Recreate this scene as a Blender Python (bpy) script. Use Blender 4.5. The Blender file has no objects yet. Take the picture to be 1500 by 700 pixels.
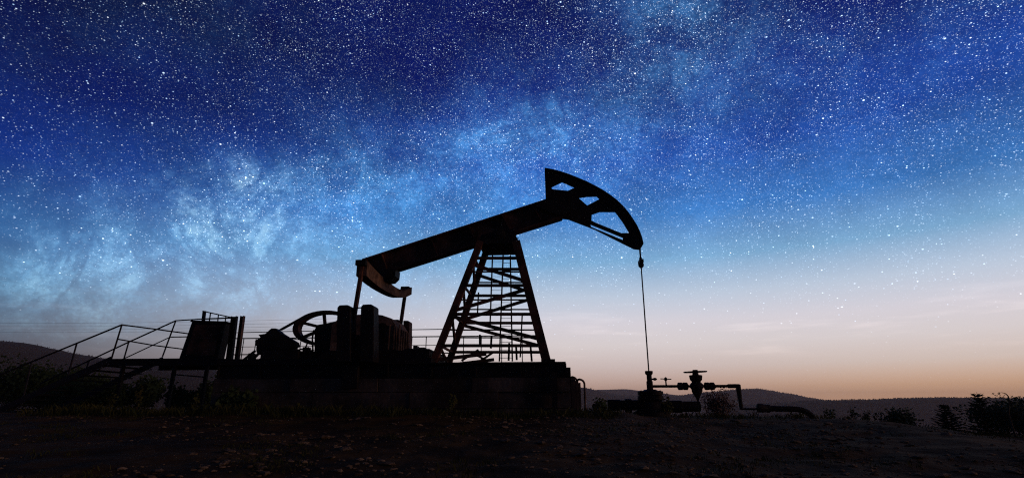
import bpy, math, random
from mathutils import Vector, Matrix, noise
R = math.radians
random.seed(11)
scn = bpy.context.scene
COL = scn.collection

# ------------------------------------------------------------------ camera
F = 793.0                     # focal length in pixels of the 1500 px wide picture
PITCH, YAW, CAMZ = R(17.2), R(4.5), 0.14
cam = bpy.data.cameras.new('camera'); cam_o = bpy.data.objects.new('camera', cam); COL.objects.link(cam_o)
cam.sensor_width = 36; cam.lens = 36 * F / 1500; cam.clip_start = .05; cam.clip_end = 20000
cam_o.location = (0, 0, CAMZ); cam_o.rotation_euler = (R(90) + PITCH, 0, YAW)
scn.camera = cam_o

# ------------------------------------------------------------------ world: dusk sky full of stars
def lin(c):
    o = []
    for v in c:
        v /= 255.0
        o.append(v / 12.92 if v <= .04045 else ((v + .055) / 1.055) ** 2.4)
    return tuple(o) + (1,)
W = bpy.data.worlds.new('World'); scn.world = W; W.use_nodes = True
nt = W.node_tree; N = nt.nodes; L = nt.links
for n in list(N): N.remove(n)
def sock(node, i, v):
    if v is None: return
    if hasattr(v, 'is_linked') or isinstance(v, bpy.types.NodeSocket): L.new(v, node.inputs[i])
    else: node.inputs[i].default_value = v
def M_(op, a, b=None, c=None, clamp=False):
    n = N.new('ShaderNodeMath'); n.operation = op; n.use_clamp = clamp
    sock(n, 0, a); sock(n, 1, b); sock(n, 2, c); return n.outputs[0]
def V_(op, a, b=None):
    n = N.new('ShaderNodeVectorMath'); n.operation = op; sock(n, 0, a); sock(n, 1, b)
    return n.outputs['Value'] if op in ('DOT_PRODUCT', 'LENGTH') else n.outputs[0]
def mix(t, f, a, b):
    n = N.new('ShaderNodeMix'); n.data_type = 'RGBA'; n.blend_type = t
    n.clamp_factor = True
    sock(n, 0, f); sock(n, 6, a); sock(n, 7, b); return n.outputs[2]
def ramp(f, stops, interp='EASE'):
    n = N.new('ShaderNodeValToRGB'); cr = n.color_ramp; cr.interpolation = interp
    while len(cr.elements) < len(stops): cr.elements.new(.5)
    for e, (p, c) in zip(cr.elements, stops): e.position = p
    for e, (p, c) in zip(cr.elements, stops): e.position = p; e.color = c
    L.new(f, n.inputs[0]); return n.outputs[0]
def rng(v, a, b, c=0, d=1, smooth=True):
    n = N.new('ShaderNodeMapRange'); n.interpolation_type = 'SMOOTHSTEP' if smooth else 'LINEAR'
    sock(n, 0, v); sock(n, 1, a); sock(n, 2, b); sock(n, 3, c); sock(n, 4, d); return n.outputs[0]
def tex_noise(vec, scale, detail=4, rough=.55, dist=0):
    n = N.new('ShaderNodeTexNoise'); sock(n, 'Vector', vec)
    n.inputs['Scale'].default_value = scale; n.inputs['Detail'].default_value = detail
    n.inputs['Roughness'].default_value = rough; n.inputs['Distortion'].default_value = dist
    return n.outputs['Fac']
def deg(e): return math.sin(R(e))
tc = N.new('ShaderNodeTexCoord'); D = tc.outputs['Generated']
sep = N.new('ShaderNodeSeparateXYZ'); L.new(D, sep.inputs[0]); DZ = sep.outputs['Z']
flat = V_('NORMALIZE', V_('MULTIPLY', D, (1, 1, 0)))
def azdir(a): return (math.sin(R(a)), math.cos(R(a)), 0)
GLOW_AZ = 34
caz = V_('DOT_PRODUCT', flat, azdir(GLOW_AZ))
azf = rng(caz, .02, .88)
HI = [(deg(6), lin((229, 219, 219))), (deg(8.2), lin((224, 219, 227))), (deg(11), lin((194, 208, 227))),
      (deg(14.5), lin((126, 173, 213))), (deg(19), lin((58, 120, 194))), (deg(25), lin((23, 68, 162))),
      (deg(33), lin((7, 28, 114))), (deg(55), lin((4, 11, 68)))]
west = ramp(DZ, [(0, lin((214, 170, 148))), (deg(1.8), lin((216, 180, 162))), (deg(3.8), lin((222, 203, 198)))] + HI, 'LINEAR')
amber = ramp(DZ, [(0, lin((244, 182, 132))), (deg(1.8), lin((234, 187, 150))), (deg(3.8), lin((229, 209, 198)))] + HI, 'LINEAR')
west = mix('MIX', rng(V_('DOT_PRODUCT', flat, azdir(55)), .66, .97), west, amber)
east = ramp(DZ, [(0, lin((58, 60, 68))), (deg(3), lin((65, 69, 80))), (deg(6), lin((80, 93, 111))), (deg(9), lin((72, 110, 143))),
                 (deg(13), lin((46, 98, 158))), (deg(19), lin((15, 50, 134))), (deg(26), lin((4, 17, 86))),
                 (deg(34), lin((2, 7, 50))), (deg(55), lin((2, 5, 36)))], 'LINEAR')
sky = mix('MIX', azf, east, west)
# milky way: a great circle band from the low left to the upper right
def pxdir(px, py):
    f = Vector((-math.sin(YAW) * math.cos(PITCH), math.cos(YAW) * math.cos(PITCH), math.sin(PITCH)))
    r = Vector((math.cos(YAW), math.sin(YAW), 0)); u = r.cross(f)
    return (f + r * ((px - 750) / F) + u * ((350 - py) / F))
def ndir(px, py): return pxdir(px, py).normalized()
bn = ndir(60, 385).cross(ndir(880, 140)).normalized()
if bn.z < 0: bn = -bn
warp = tex_noise(D, 4.2, 8, .62)
warp2 = tex_noise(V_('ADD', D, (1.3, 4.4, 2.2)), 2.2, 6, .6)
vv = M_('ADD', V_('DOT_PRODUCT', D, tuple(bn)), M_('MULTIPLY', M_('SUBTRACT', warp, .5), .20))
def gauss(v, c, w):
    t = M_('DIVIDE', M_('SUBTRACT', v, c), w)
    return M_('EXPONENT', M_('MULTIPLY', M_('MULTIPLY', t, t), -1))
# sharp upper rim, long soft lower side
rim = rng(vv, .035, -.025)
band = M_('MULTIPLY', rim, gauss(M_('MINIMUM', vv, -.04), -.04, .19))
band = M_('MULTIPLY', band, rng(V_('DOT_PRODUCT', D, tuple(ndir(1500, 120))), .78, .98, 1, .25))
grain = rng(tex_noise(V_('MULTIPLY', D, (1, 1, 1.5)), 150, 2, .7), .3, .72, .75, 1.25)
cloud = rng(tex_noise(V_('ADD', D, (.3, .1, .2)), 6.5, 9, .66, .25), .36, .70)
cloud2 = rng(tex_noise(V_('ADD', D, (3.1, 1.7, .4)), 15, 8, .66, .2), .36, .74)
def blob(px, py, k):
    return M_('EXPONENT', M_('MULTIPLY', M_('SUBTRACT', V_('DOT_PRODUCT', D, tuple(ndir(px, py))), 1), k))
ln = tex_noise(V_('ADD', D, (5.2, 2.1, 8.3)), 7.5, 7, .6, .6)
lane = rng(M_('ABSOLUTE', M_('SUBTRACT', ln, .5)), .0, .07, .48, 1)
mw = M_('MULTIPLY', M_('MULTIPLY', band, lane), M_('ADD', .20, M_('ADD', M_('MULTIPLY', cloud, .36), M_('MULTIPLY', cloud2, .36))))
b1 = M_('MULTIPLY', blob(345, 330, 230), M_('MULTIPLY', lane, M_('ADD', .30, M_('MULTIPLY', cloud2, 1.3))))
b2 = M_('MULTIPLY', blob(1000, 20, 120), M_('ADD', .15, M_('MULTIPLY', cloud2, .7)))
b3 = M_('MULTIPLY', blob(130, 425, 110), M_('MULTIPLY', lane, M_('ADD', .06, M_('MULTIPLY', cloud2, .95))))
b4 = M_('MULTIPLY', blob(740, 205, 110), M_('ADD', .05, M_('MULTIPLY', cloud2, .35)))
b6 = M_('MULTIPLY', blob(545, 268, 150), M_('ADD', .10, M_('MULTIPLY', cloud2, .5)))
b5 = M_('MULTIPLY', blob(400, 110, 60), M_('MULTIPLY', cloud, .05))
wisp = M_('MULTIPLY', gauss(M_('ADD', V_('DOT_PRODUCT', D, tuple(bn)), M_('MULTIPLY', M_('SUBTRACT', warp2, .5), .25)), .27, .055), M_('MULTIPLY', cloud, .06))
mw = M_('ADD', M_('ADD', M_('ADD', mw, b1), M_('ADD', b2, b3)), M_('ADD', M_('ADD', b4, b6), M_('ADD', b5, wisp)))
lowfade = rng(DZ, deg(3.5), deg(12))
mw = M_('MULTIPLY', M_('MULTIPLY', mw, lowfade), grain)
mwc = mix('MIX', M_('ADD', b1, M_('MULTIPLY', b3, .7), clamp=True), (.06, .22, .40, 1), (.25, .41, .46, 1))
sky = mix('ADD', mw, sky, mwc)
dark = gauss(M_('ADD', V_('DOT_PRODUCT', D, tuple(bn)), M_('MULTIPLY', M_('SUBTRACT', warp2, .5), .22)), .15, .075)
darkv = M_('MULTIPLY', dark, M_('MULTIPLY', rng(DZ, deg(14), deg(26)), M_('MULTIPLY', warp, 1.1)))
sky = mix('MULTIPLY', darkv, sky, (.30, .36, .60, 1))
mott = M_('MULTIPLY', rng(tex_noise(V_('MULTIPLY', D, (1, 1, 1.6)), 5, 8, .65), .3, .75, .74, 1.2), rng(tex_noise(V_('MULTIPLY', D, (1, 1, 1.5)), 150, 2, .7), .3, .7, .92, 1.08))
mottn = N.new('ShaderNodeCombineXYZ'); [L.new(mott, mottn.inputs[i]) for i in range(3)]
sky = mix('MULTIPLY', rng(DZ, deg(9), deg(24)), sky, mottn.outputs[0])
# thin cloud streaks low over the horizon
stv = V_('MULTIPLY', D, (1, 1, 9))
streak = M_('MULTIPLY', rng(tex_noise(stv, 6, 5, .55), .5, .78), M_('MULTIPLY', rng(DZ, deg(3), deg(6)), rng(DZ, deg(12), deg(7))))
sky = mix('ADD', M_('MULTIPLY', streak, .45), sky, mix('MIX', azf, (.10, .09, .10, 1), (.30, .24, .22, 1)))
# stars
rot = V_('MULTIPLY', D, (1, 1, 1.55))
def stars(scale, rad, off, power, gain, rnd=1.0):
    v = N.new('ShaderNodeTexVoronoi'); v.voronoi_dimensions = '3D'; v.feature = 'F1'
    sock(v, 'Vector', V_('ADD', rot, off)); v.inputs['Scale'].default_value = scale; v.inputs['Randomness'].default_value = 1
    core = rng(v.outputs['Distance'], rad, rad * .25)
    s2 = N.new('ShaderNodeSeparateXYZ'); L.new(v.outputs['Color'], s2.inputs[0])
    b = M_('MULTIPLY', M_('POWER', s2.outputs[0], power), gain)
    tint = mix('MIX', s2.outputs[1], (.42, .68, 1, 1), (.88, .94, 1, 1))
    return M_('MULTIPLY', core, b), tint
clus = rng(tex_noise(V_('ADD', D, (7, 3, 5)), 9, 5, .6), .34, .68, .45, 1.25)
dens = M_('MULTIPLY', clus, M_('ADD', .58, M_('ADD', M_('MULTIPLY', mw, .9), M_('MULTIPLY', azf, .5))))
fade = rng(DZ, deg(6), deg(19), 0.02, 1)
fadeb = rng(DZ, deg(4), deg(15), .05, 1)
densf = M_('MULTIPLY', clus, M_('ADD', .09, M_('ADD', M_('MULTIPLY', mw, 1.3), M_('MULTIPLY', azf, .6))))
for sc_, rad, off, pw, gn, fd, dn in ((400, .35, (0, 0, 0), 1.0, .72, fade, densf), (250, .27, (5, 2, 1), 2.0, 1.65, fade, dens),
                                  (112, .165, (2, 7, 3), 2.8, 2.6, fadeb, dens), (40, .085, (9, 1, 4), 2.0, 2.6, fadeb, dens)):
    s, tint = stars(sc_, rad, off, pw, gn)
    s = M_('MULTIPLY', M_('MULTIPLY', s, fd), dn)
    sv = N.new('ShaderNodeCombineXYZ'); [L.new(s, sv.inputs[i]) for i in range(3)]
    sky = mix('ADD', 1.0, sky, mix('MULTIPLY', 1.0, tint, sv.outputs[0]))
sky = mix('MIX', rng(DZ, 0, -.03), sky, (.012, .011, .012, 1))
bg = N.new('ShaderNodeBackground'); L.new(sky, bg.inputs[0]); bg.inputs[1].default_value = 1.0
wo = N.new('ShaderNodeOutputWorld'); L.new(bg.outputs[0], wo.inputs[0])
W.cycles.sampling_method = 'MANUAL'; W.cycles.sample_map_resolution = 1024

# ------------------------------------------------------------------ last warm light from the right, and exposure
sun = bpy.data.lights.new('dusk_light', 'SUN'); sun_o = bpy.data.objects.new('dusk_light', sun); COL.objects.link(sun_o)
sun.energy = .75; sun.angle = R(12); sun.color = (1, .60, .38)
SUN_AZ, SUN_EL = 100, 11
sd = Vector((math.sin(R(SUN_AZ)) * math.cos(R(SUN_EL)), math.cos(R(SUN_AZ)) * math.cos(R(SUN_EL)), math.sin(R(SUN_EL))))
sun_o.rotation_euler = sd.to_track_quat('Z', 'Y').to_euler(); sun_o.location = sd * 30
vs = scn.view_settings; vs.view_transform = 'Standard'; vs.look = 'None'; vs.exposure = 0; vs.gamma = 1; vs.use_curve_mapping = False
scn.cycles.use_denoising = False
scn.cycles.pixel_filter_type = 'BLACKMAN_HARRIS'; scn.cycles.filter_width = 1.15
scn.cycles.max_bounces = 5; scn.cycles.volume_bounces = 0
scn.cycles.sample_clamp_indirect = 2
try: scn.cycles.use_adaptive_sampling = False
except Exception: pass

# ------------------------------------------------------------------ materials
def mat(name, c1, c2=None, scale=6, rough=.75, metal=0, bump=.25, c3=None, lo=.4, hi=.62, spec=.04, trans=False):
    m = bpy.data.materials.new(name); m.use_nodes = True
    t = m.node_tree; ns = t.nodes; lk = t.links; b = ns['Principled BSDF']
    b.inputs['Roughness'].default_value = rough; b.inputs['Metallic'].default_value = metal
    b.inputs['Specular IOR Level'].default_value = spec
    tcn = ns.new('ShaderNodeTexCoord')
    no = ns.new('ShaderNodeTexNoise'); no.inputs['Scale'].default_value = scale; no.inputs['Detail'].default_value = 7
    no.inputs['Roughness'].default_value = .65
    lk.new(tcn.outputs['Object'], no.inputs['Vector'])
    cr = ns.new('ShaderNodeValToRGB'); e = cr.color_ramp.elements
    e[0].position = lo; e[0].color = tuple(c1) + (1,); e[1].position = hi; e[1].color = tuple(c2 or c1) + (1,)
    if c3: x = e.new(min(hi + .12, 1)); x.color = tuple(c3) + (1,)
    lk.new(no.outputs['Fac'], cr.inputs[0]); lk.new(cr.outputs[0], b.inputs['Base Color'])
    if bump:
        n2 = ns.new('ShaderNodeTexNoise'); n2.inputs['Scale'].default_value = scale * 5; n2.inputs['Detail'].default_value = 5
        lk.new(tcn.outputs['Object'], n2.inputs['Vector'])
        bp = ns.new('ShaderNodeBump'); bp.inputs['Strength'].default_value = bump; bp.inputs['Distance'].default_value = .02
        lk.new(n2.outputs['Fac'], bp.inputs['Height']); lk.new(bp.outputs[0], b.inputs['Normal'])
    return m
STEEL = mat('weathered_dark_paint', (.016, .010, .008), (.085, .032, .020), 2.4, .7, 0, .4, (.20, .075, .042))
RUST = mat('rusted_steel', (.045, .026, .019), (.15, .085, .055), 3.2, .85, 0, .5, (.07, .04, .03))
BLACK = mat('black_machine_paint', (.006, .0055, .006), (.014, .010, .009), 5, .6, 0, .3)
WIRE = mat('steel_cable', (.02, .018, .018), (.04, .03, .028), 30, .6, .3, .2)
RAILM = mat('railing_steel', (.012, .011, .014), (.03, .02, .018), 9, .6, .1, .2)
CONC = mat('old_concrete', (.020, .014, .011), (.070, .048, .036), 1.3, .95, 0, .8, (.06, .05, .045))
SOIL = mat('stony_soil', (.018, .0090, .0024), (.062, .032, .009), 1.1, .97, 0, 0.9, (.022, .012, .003))
ROCK = mat('pale_gravel', (.035, .021, .011), (.15, .098, .058), 2, .9, 0, .4)
HILLM = mat('wooded_hillside', (.05, .038, .028), (.075, .055, .04), .02, 1, 0, 0)
FOR_M = mat('far_conifers', (.045, .035, .026), (.065, .05, .036), .05, 1, 0, 0)
LEAF = mat('dark_green_leaves', (.018, .028, .011), (.032, .045, .016), 3, .7, 0, 0)
NEEDLE = mat('spruce_needles', (.018, .034, .018), (.035, .055, .028), 4, .8, 0, 0)
DRY = mat('dry_twigs', (.055, .034, .027), (.10, .06, .046), 5, .9, 0, 0)
WEED = mat('yellow_green_weed', (.032, .036, .009), (.06, .052, .014), 5, .8, 0, 0)
GRASSM = mat('dusty_grass', (.018, .022, .006), (.040, .036, .010), 2, .9, 0, 0)
BARK = mat('bark', (.03, .022, .016), (.05, .036, .026), 8, .95, 0, .5)
WOODM = mat('pole_timber', (.03, .024, .02), (.05, .04, .03), 5, .95, 0, .3)

# ------------------------------------------------------------------ builders
FWD = Vector((-math.sin(YAW) * math.cos(PITCH), math.cos(YAW) * math.cos(PITCH), math.sin(PITCH)))
RGT = Vector((math.cos(YAW), math.sin(YAW), 0)); UPV = RGT.cross(FWD)
def P(px, py, Y):
    """survey helper: the point of the vertical plane y = Y sighted at a picture position"""
    d = FWD + RGT * ((px - 750) / F) + UPV * ((350 - py) / F)
    k = Y / d.y
    return Vector((d.x * k, Y, CAMZ + d.z * k))
BASE = {}
class MB:
    def __init__(s): s.v = []; s.f = []
    def add(s, vs, fs):
        o = len(s.v); s.v += [Vector(p) for p in vs]; s.f += [tuple(i + o for i in f) for f in fs]; return s
    def hexa(s, a):
        return s.add(a, [(3, 2, 1, 0), (4, 5, 6, 7), (0, 1, 5, 4), (1, 2, 6, 5), (2, 3, 7, 6), (3, 0, 4, 7)])
    def box(s, lo, hi):
        x0, y0, z0 = lo; x1, y1, z1 = hi
        return s.hexa([(x0, y0, z0), (x1, y0, z0), (x1, y1, z0), (x0, y1, z0), (x0, y0, z1), (x1, y0, z1), (x1, y1, z1), (x0, y1, z1)])
    def bar(s, p, q, w, h, up=(0, 1, 0)):
        p = Vector(p); q = Vector(q); d = (q - p).normalized(); u = Vector(up)
        a = d.cross(u)
        if a.length < 1e-4: a = d.cross(Vector((1, 0, 0)))
        a.normalize(); b = a.cross(d).normalized(); a = a * w / 2; b = b * h / 2
        return s.hexa([p - a - b, p + a - b, p + a + b, p - a + b, q - a - b, q + a - b, q + a + b, q - a + b])
    def tube(s, pts, r, n=10, r2=None):
        pts = [Vector(p) for p in pts]; m = len(pts); o = len(s.v); prev = None
        for i, p in enumerate(pts):
            d = (pts[min(i + 1, m - 1)] - pts[max(i - 1, 0)]).normalized()
            if prev is None:
                a = d.cross(Vector((0, 0, 1)))
                if a.length < .05: a = d.cross(Vector((0, 1, 0)))
            else: a = prev - d * prev.dot(d)
            a.normalize(); prev = a; b = d.cross(a)
            rr = r if r2 is None else r + (r2 - r) * i / (m - 1)
            for k in range(n):
                t = 2 * math.pi * k / n
                s.v.append(p + (a * math.cos(t) + b * math.sin(t)) * rr)
        for i in range(m - 1):
            for k in range(n):
                s.f.append((o + i * n + k, o + i * n + (k + 1) % n, o + (i + 1) * n + (k + 1) % n, o + (i + 1) * n + k))
        s.f.append(tuple(o + k for k in range(n))[::-1]); s.f.append(tuple(o + (m - 1) * n + k for k in range(n)))
        return s
    def lathe(s, p, axis, prof, n=20):
        p = Vector(p); d = Vector(axis).normalized(); a = d.cross(Vector((0, 0, 1)))
        if a.length < .05: a = d.cross(Vector((0, 1, 0)))
        a.normalize(); b = d.cross(a); o = len(s.v); m = len(prof)
        for t, r in prof:
            for k in range(n):
                q = 2 * math.pi * k / n
                s.v.append(p + d * t + (a * math.cos(q) + b * math.sin(q)) * max(r, .0005))
        for i in range(m - 1):
            for k in range(n):
                s.f.append((o + i * n + k, o + i * n + (k + 1) % n, o + (i + 1) * n + (k + 1) % n, o + (i + 1) * n + k))
        s.f.append(tuple(o + k for k in range(n))[::-1]); s.f.append(tuple(o + (m - 1) * n + k for k in range(n)))
        return s
    def prism(s, poly, y0, y1):
        n = len(poly); o = len(s.v)
        for Y in (y0, y1):
            for p in poly: s.v.append(Vector((p[0], Y, p[-1])))
        s.f.append(tuple(o + i for i in range(n))); s.f.append(tuple(o + n + i for i in range(n))[::-1])
        for i in range(n):
            j = (i + 1) % n; s.f.append((o + j, o + i, o + n + i, o + n + j))
        return s
    def build(s, name, material, parent=None, smooth=False, at=None):
        off = BASE[parent.name] if parent else Vector(at or (0, 0, 0))
        me = bpy.data.meshes.new(name); me.from_pydata([v - off for v in s.v], [], s.f)
        me.materials.append(material)
        if smooth:
            me.polygons.foreach_set('use_smooth', [True] * len(me.polygons))
            try: me.set_sharp_from_angle(angle=R(40))
            except Exception: pass
        me.validate(); me.update()
        o = bpy.data.objects.new(name, me); COL.objects.link(o)
        if parent: o.parent = parent
        else: o.location = off
        BASE[o.name] = off
        return o
def tag(o, label=None, cat=None, group=None, kind=None):
    if label: o['label'] = label
    if cat: o['category'] = cat
    if group: o['group'] = group
    if kind: o['kind'] = kind
    return o
def thing(name, loc, label, cat, group=None):
    o = bpy.data.objects.new(name, None); COL.objects.link(o); o.location = loc; o.empty_display_size = .3
    BASE[o.name] = Vector(loc); return tag(o, label, cat, group)
def copy_tree(o, parent=None):
    c = o.copy(); COL.objects.link(c); c.parent = parent
    for ch in list(o.children): copy_tree(ch, c)
    return c
def plate(outer, holes, y0, y1):
    """flat plate with openings, outline in (x, z), between y0 and y1"""
    cu = bpy.data.curves.new('tmp', 'CURVE'); cu.dimensions = '2D'; cu.fill_mode = 'BOTH'; cu.extrude = abs(y1 - y0) / 2
    for poly in [outer] + holes:
        sp = cu.splines.new('POLY'); sp.points.add(len(poly) - 1); sp.use_cyclic_u = True
        for pt, p in zip(sp.points, poly): pt.co = (p[0], p[-1], 0, 1)
    ob = bpy.data.objects.new('tmp', cu); COL.objects.link(ob)
    dg = bpy.context.evaluated_depsgraph_get(); me = bpy.data.meshes.new_from_object(ob.evaluated_get(dg))
    yc = (y0 + y1) / 2; mb = MB()
    mb.add([(v.co.x, yc - v.co.z, v.co.y) for v in me.vertices], [tuple(p.vertices) for p in me.polygons])
    bpy.data.objects.remove(ob); bpy.data.curves.remove(cu); bpy.data.meshes.remove(me)
    return mb
def sm(a, b, x):
    t = min(1, max(0, (x - a) / (b - a))); return t * t * (3 - 2 * t)
def lerp(a, b, t): return a + (b - a) * t

# ------------------------------------------------------------------ terrain
def right_fall(x):
    if x < 1: return 0
    if x < 5.6: return -.12 * sm(1, 2.6, x)
    return -.12 - .27 * sm(5.6, 8.6, x) - .05 * max(0, x - 7.5)
def terrain(x, y, fine=True):
    z = 0
    if y < 11.4: z -= .07 * (11.4 - max(y, -6))
    z += right_fall(x)
    r = math.hypot(x, y)
    if y > 15.5: z -= .045 * (y - 15.5) * sm(15.5, 24, y)
    far = max(0, r - 40); z = z - 22 * sm(0, 260, far)
    if fine and r < 60:
        w = 1 - sm(25, 60, r)
        z += w * (0.055 * noise.noise(Vector((x * .55, y * .55, 3))) + .040 * noise.noise(Vector((x * 1.9, y * 1.9, 7)))
                  + .016 * abs(noise.noise(Vector((x * 5.3, y * 5.3, 1)))) + .007 * noise.noise(Vector((x * 14, y * 14, 5))))
    return z
def build_ground():
    radii = []; r = .6
    while r < 2900: radii.append(r); r += max(.05, .012 * r if r < 40 else .07 * r)
    angs = []; a = -180
    while a < 180:
        angs.append(a); a += .42 if -52 < a < 46 else 4.0
    na = len(angs); v = [(0, 0, terrain(0, 0))]; f = []
    for r in radii:
        for a in angs:
            x = r * math.sin(R(a)); y = r * math.cos(R(a)); v.append((x, y, terrain(x, y)))
    for k in range(na): f.append((0, 1 + (k + 1) % na, 1 + k))
    for i in range(len(radii) - 1):
        for k in range(na):
            b = 1 + i * na; c = b + na; k2 = (k + 1) % na
            f.append((b + k, b + k2, c + k2, c + k))
    mb = MB(); mb.v = [Vector(p) for p in v]; mb.f = f
    return tag(mb.build('ground', SOIL, None, True), 'dark stony soil sloping up to the pump pad', None, None, 'structure')
build_ground()

def ridge(name, D, prof, depth, foot, label, trees=0, tree_h=8, seed=0):
    """a hill range whose crest lies about y = D, with real slopes before and behind"""
    pts = [P(px, py, D) for px, py in prof]
    x0, x1 = pts[0].x, pts[-1].x; nx = 150; ny = 16; rnd = random.Random(seed)
    def crest(x):
        for a, b in zip(pts, pts[1:]):
            if a.x <= x <= b.x:
                t = (x - a.x) / (b.x - a.x); t = t * t * (3 - 2 * t) * .5 + t * .5
                return a.z + (b.z - a.z) * t
        return pts[-1].z
    amp = D * .0014
    def H(x, t):
        c = crest(x); w = 1 - abs(t); w = w * w * (3 - 2 * w)
        n1 = noise.noise(Vector((x / D * 9, t * 2.3 + seed, seed)))
        return foot + (c - foot) * w + amp * n1 * (1 + 3 * abs(t)) * sm(0, .12, abs(t) + .03)
    mb = MB(); v = []; f = []
    for j in range(ny + 1):
        t = -1 + 2 * j / ny
        for i in range(nx + 1):
            x = lerp(x0, x1, i / nx); v.append(Vector((x, D + t * depth, H(x, t))))
    for j in range(ny):
        for i in range(nx):
            a = j * (nx + 1) + i; f.append((a, a + 1, a + nx + 2, a + nx + 1))
    mb.v = v; mb.f = f
    o = mb.build(name, HILLM, None, True); tag(o, label, None, None, 'structure')
    if trees:
        m2 = MB()
        for _ in range(trees):
            x = lerp(x0, x1, rnd.random()); t = -rnd.random() ** 1.8 * .75 + .03; h = tree_h * (.45 + .75 * rnd.random()) ; w = h * (.22 + .2 * rnd.random())
            z = H(x, t) - .1 * h; y = D + t * depth; n = 5
            base = [(x + w * math.cos(6.283 * k / n), y + w * math.sin(6.283 * k / n), z + h * .15) for k in range(n)]
            m2.add(base + [(x + .1 * w, y, z + h)], [(k, (k + 1) % n, n) for k in range(n)])
        tag(m2.build('hillside_forest', FOR_M), 'far conifer wood covering the ' + label.split(' ', 1)[1], None, None, 'stuff')
    return o
ridge('hill', 1900, [(600, 583), (760, 577), (850, 572), (878, 570.5), (916, 569.5), (945, 572.5), (1000, 579), (1100, 586), (1250, 592)], 350, -26, 'farthest pale ridge behind the wellhead', 0, 10, 4)
ridge('hill.001', 1000, [(380, 590), (560, 575), (700, 566), (800, 563), (855, 567.5), (891, 575.5), (916, 579), (982, 584), (1060, 592)], 260, -28, 'middle ridge falling right behind the pump', 1500, 2.0, 7)
ridge('hill.002', 1250, [(860, 592), (916, 583.5), (982, 580), (1040, 574), (1083, 570), (1111, 569), (1144, 574.5), (1177, 581.5), (1200, 586), (1300, 593)], 320, -28, 'rounded hill beyond the flowline', 2500, 2.2, 9)
ridge('hill.003', 620, [(1060, 596), (1130, 590), (1195, 586.5), (1270, 585), (1324, 583), (1372, 582), (1500, 583), (1750, 585), (2200, 588)], 170, -24, 'long wooded ridge at the right horizon', 6000, 1.2, 12)
ridge('hill.004', 330, [(-1400, 500), (-700, 470), (-300, 488), (0, 499), (26, 501), (48, 504), (82, 511.5), (120, 519.5), (170, 527), (260, 535), (340, 544), (430, 560), (540, 578), (640, 590)], 150, -22, 'dark hillside rising behind the stairs', 3500, .8, 15)

# ------------------------------------------------------------------ pump: foundation
Y0 = 13.0
YN, YF = 11.75, 14.25                 # near and far faces of the foundation
def X(px, Y): return P(px, 560, Y).x
fx0, fx1 = P(312, 560, YN).x, P(836, 560, YN).x
zt = P(700, 553, YN).z
fnd = thing('foundation', (0, Y0, 0), 'concrete block foundation under the whole pumpjack', 'foundation')
def rough_block(o, rnd):
    import bmesh
    bm_ = bmesh.new(); bm_.from_mesh(o.data)
    bmesh.ops.subdivide_edges(bm_, edges=bm_.edges[:], cuts=4, use_grid_fill=True)
    for v in bm_.verts:
        n_ = noise.noise_vector(v.co * 3.1) * .022 + noise.noise_vector(v.co * 9.0) * .012
        v.co += Vector((n_.x * .25, n_.y, n_.z * .35))
    bm_.to_mesh(o.data); bm_.free(); o.data.update()
rows = 3; hh3 = [-.12, -.12 + (zt + .12) * .27, -.12 + (zt + .12) * .66, zt]
rb = random.Random(3)
MB().box((fx0 + .05, YN + .07, -.15), (fx1 - .05, YF - .07, zt - .04)).build('mortar_core', CONC, fnd)
for i in range(rows):
    x = fx0 + (.0 if i % 2 == 0 else -.0)
    while x < fx1 - .1:
        w = min(rb.uniform(1.2, 2.3), fx1 - x)
        if fx1 - (x + w) < .6: w = fx1 - x
        j = rb.uniform(-.03, .03)
        z0 = hh3[i]; rh = hh3[i + 1] - z0
        b = MB().box((x + .008, YN + j, z0 + .006), (x + w - .008, YF + j, z0 + rh - .006))
        o = b.build('block', CONC, fnd)
        rough_block(o, rb)
        x += w

# ------------------------------------------------------------------ pumpjack
pj = thing('pumpjack', (0, Y0, zt), 'black beam pumpjack with raised horsehead standing on the concrete foundation', 'pumpjack')
zs = P(700, 530, YN).z
sk = pj
for y in (YN + .12, Y0, YF - .12):      # skid girders
    m = MB(); xa, xb = fx0 + .05, P(829, 540, YN).x
    m.box((xa, y - .012, zt + .03), (xb, y + .012, zs - .03)); m.box((xa, y - .10, zs - .03), (xb, y + .10, zs)); m.box((xa, y - .10, zt), (xb, y + .10, zt + .03))
    n = 9
    for k in range(n):
        xx = lerp(xa, xb, k / (n - 1)); m.box((xx - .012, y - .09, zt + .031), (xx + .012, y - .0125, zs - .031))
    m.build('skid_girder', BLACK, pj)
for k in range(9):
    xx = lerp(fx0 + .3, fx1 - .5, k / 8)
    MB().box((xx - .06, YN + .24, zt + .04), (xx + .06, YF - .24, zs - .06)).build('cross_member', BLACK, pj)
# deck plates on the left part of the skid
dz = P(400, 525, YN).z
xd0, xd1 = fx0, P(632, 520, YN).x
nd = 8
for k in range(nd):
    a = lerp(xd0, xd1, k / nd) + .006; b = lerp(xd0, xd1, (k + 1) / nd) - .006
    MB().box((a, YN + .02, zs + .004), (b, YF - .02, max(dz, zs + .03))).build('deck_plate', BLACK, pj)
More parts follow.
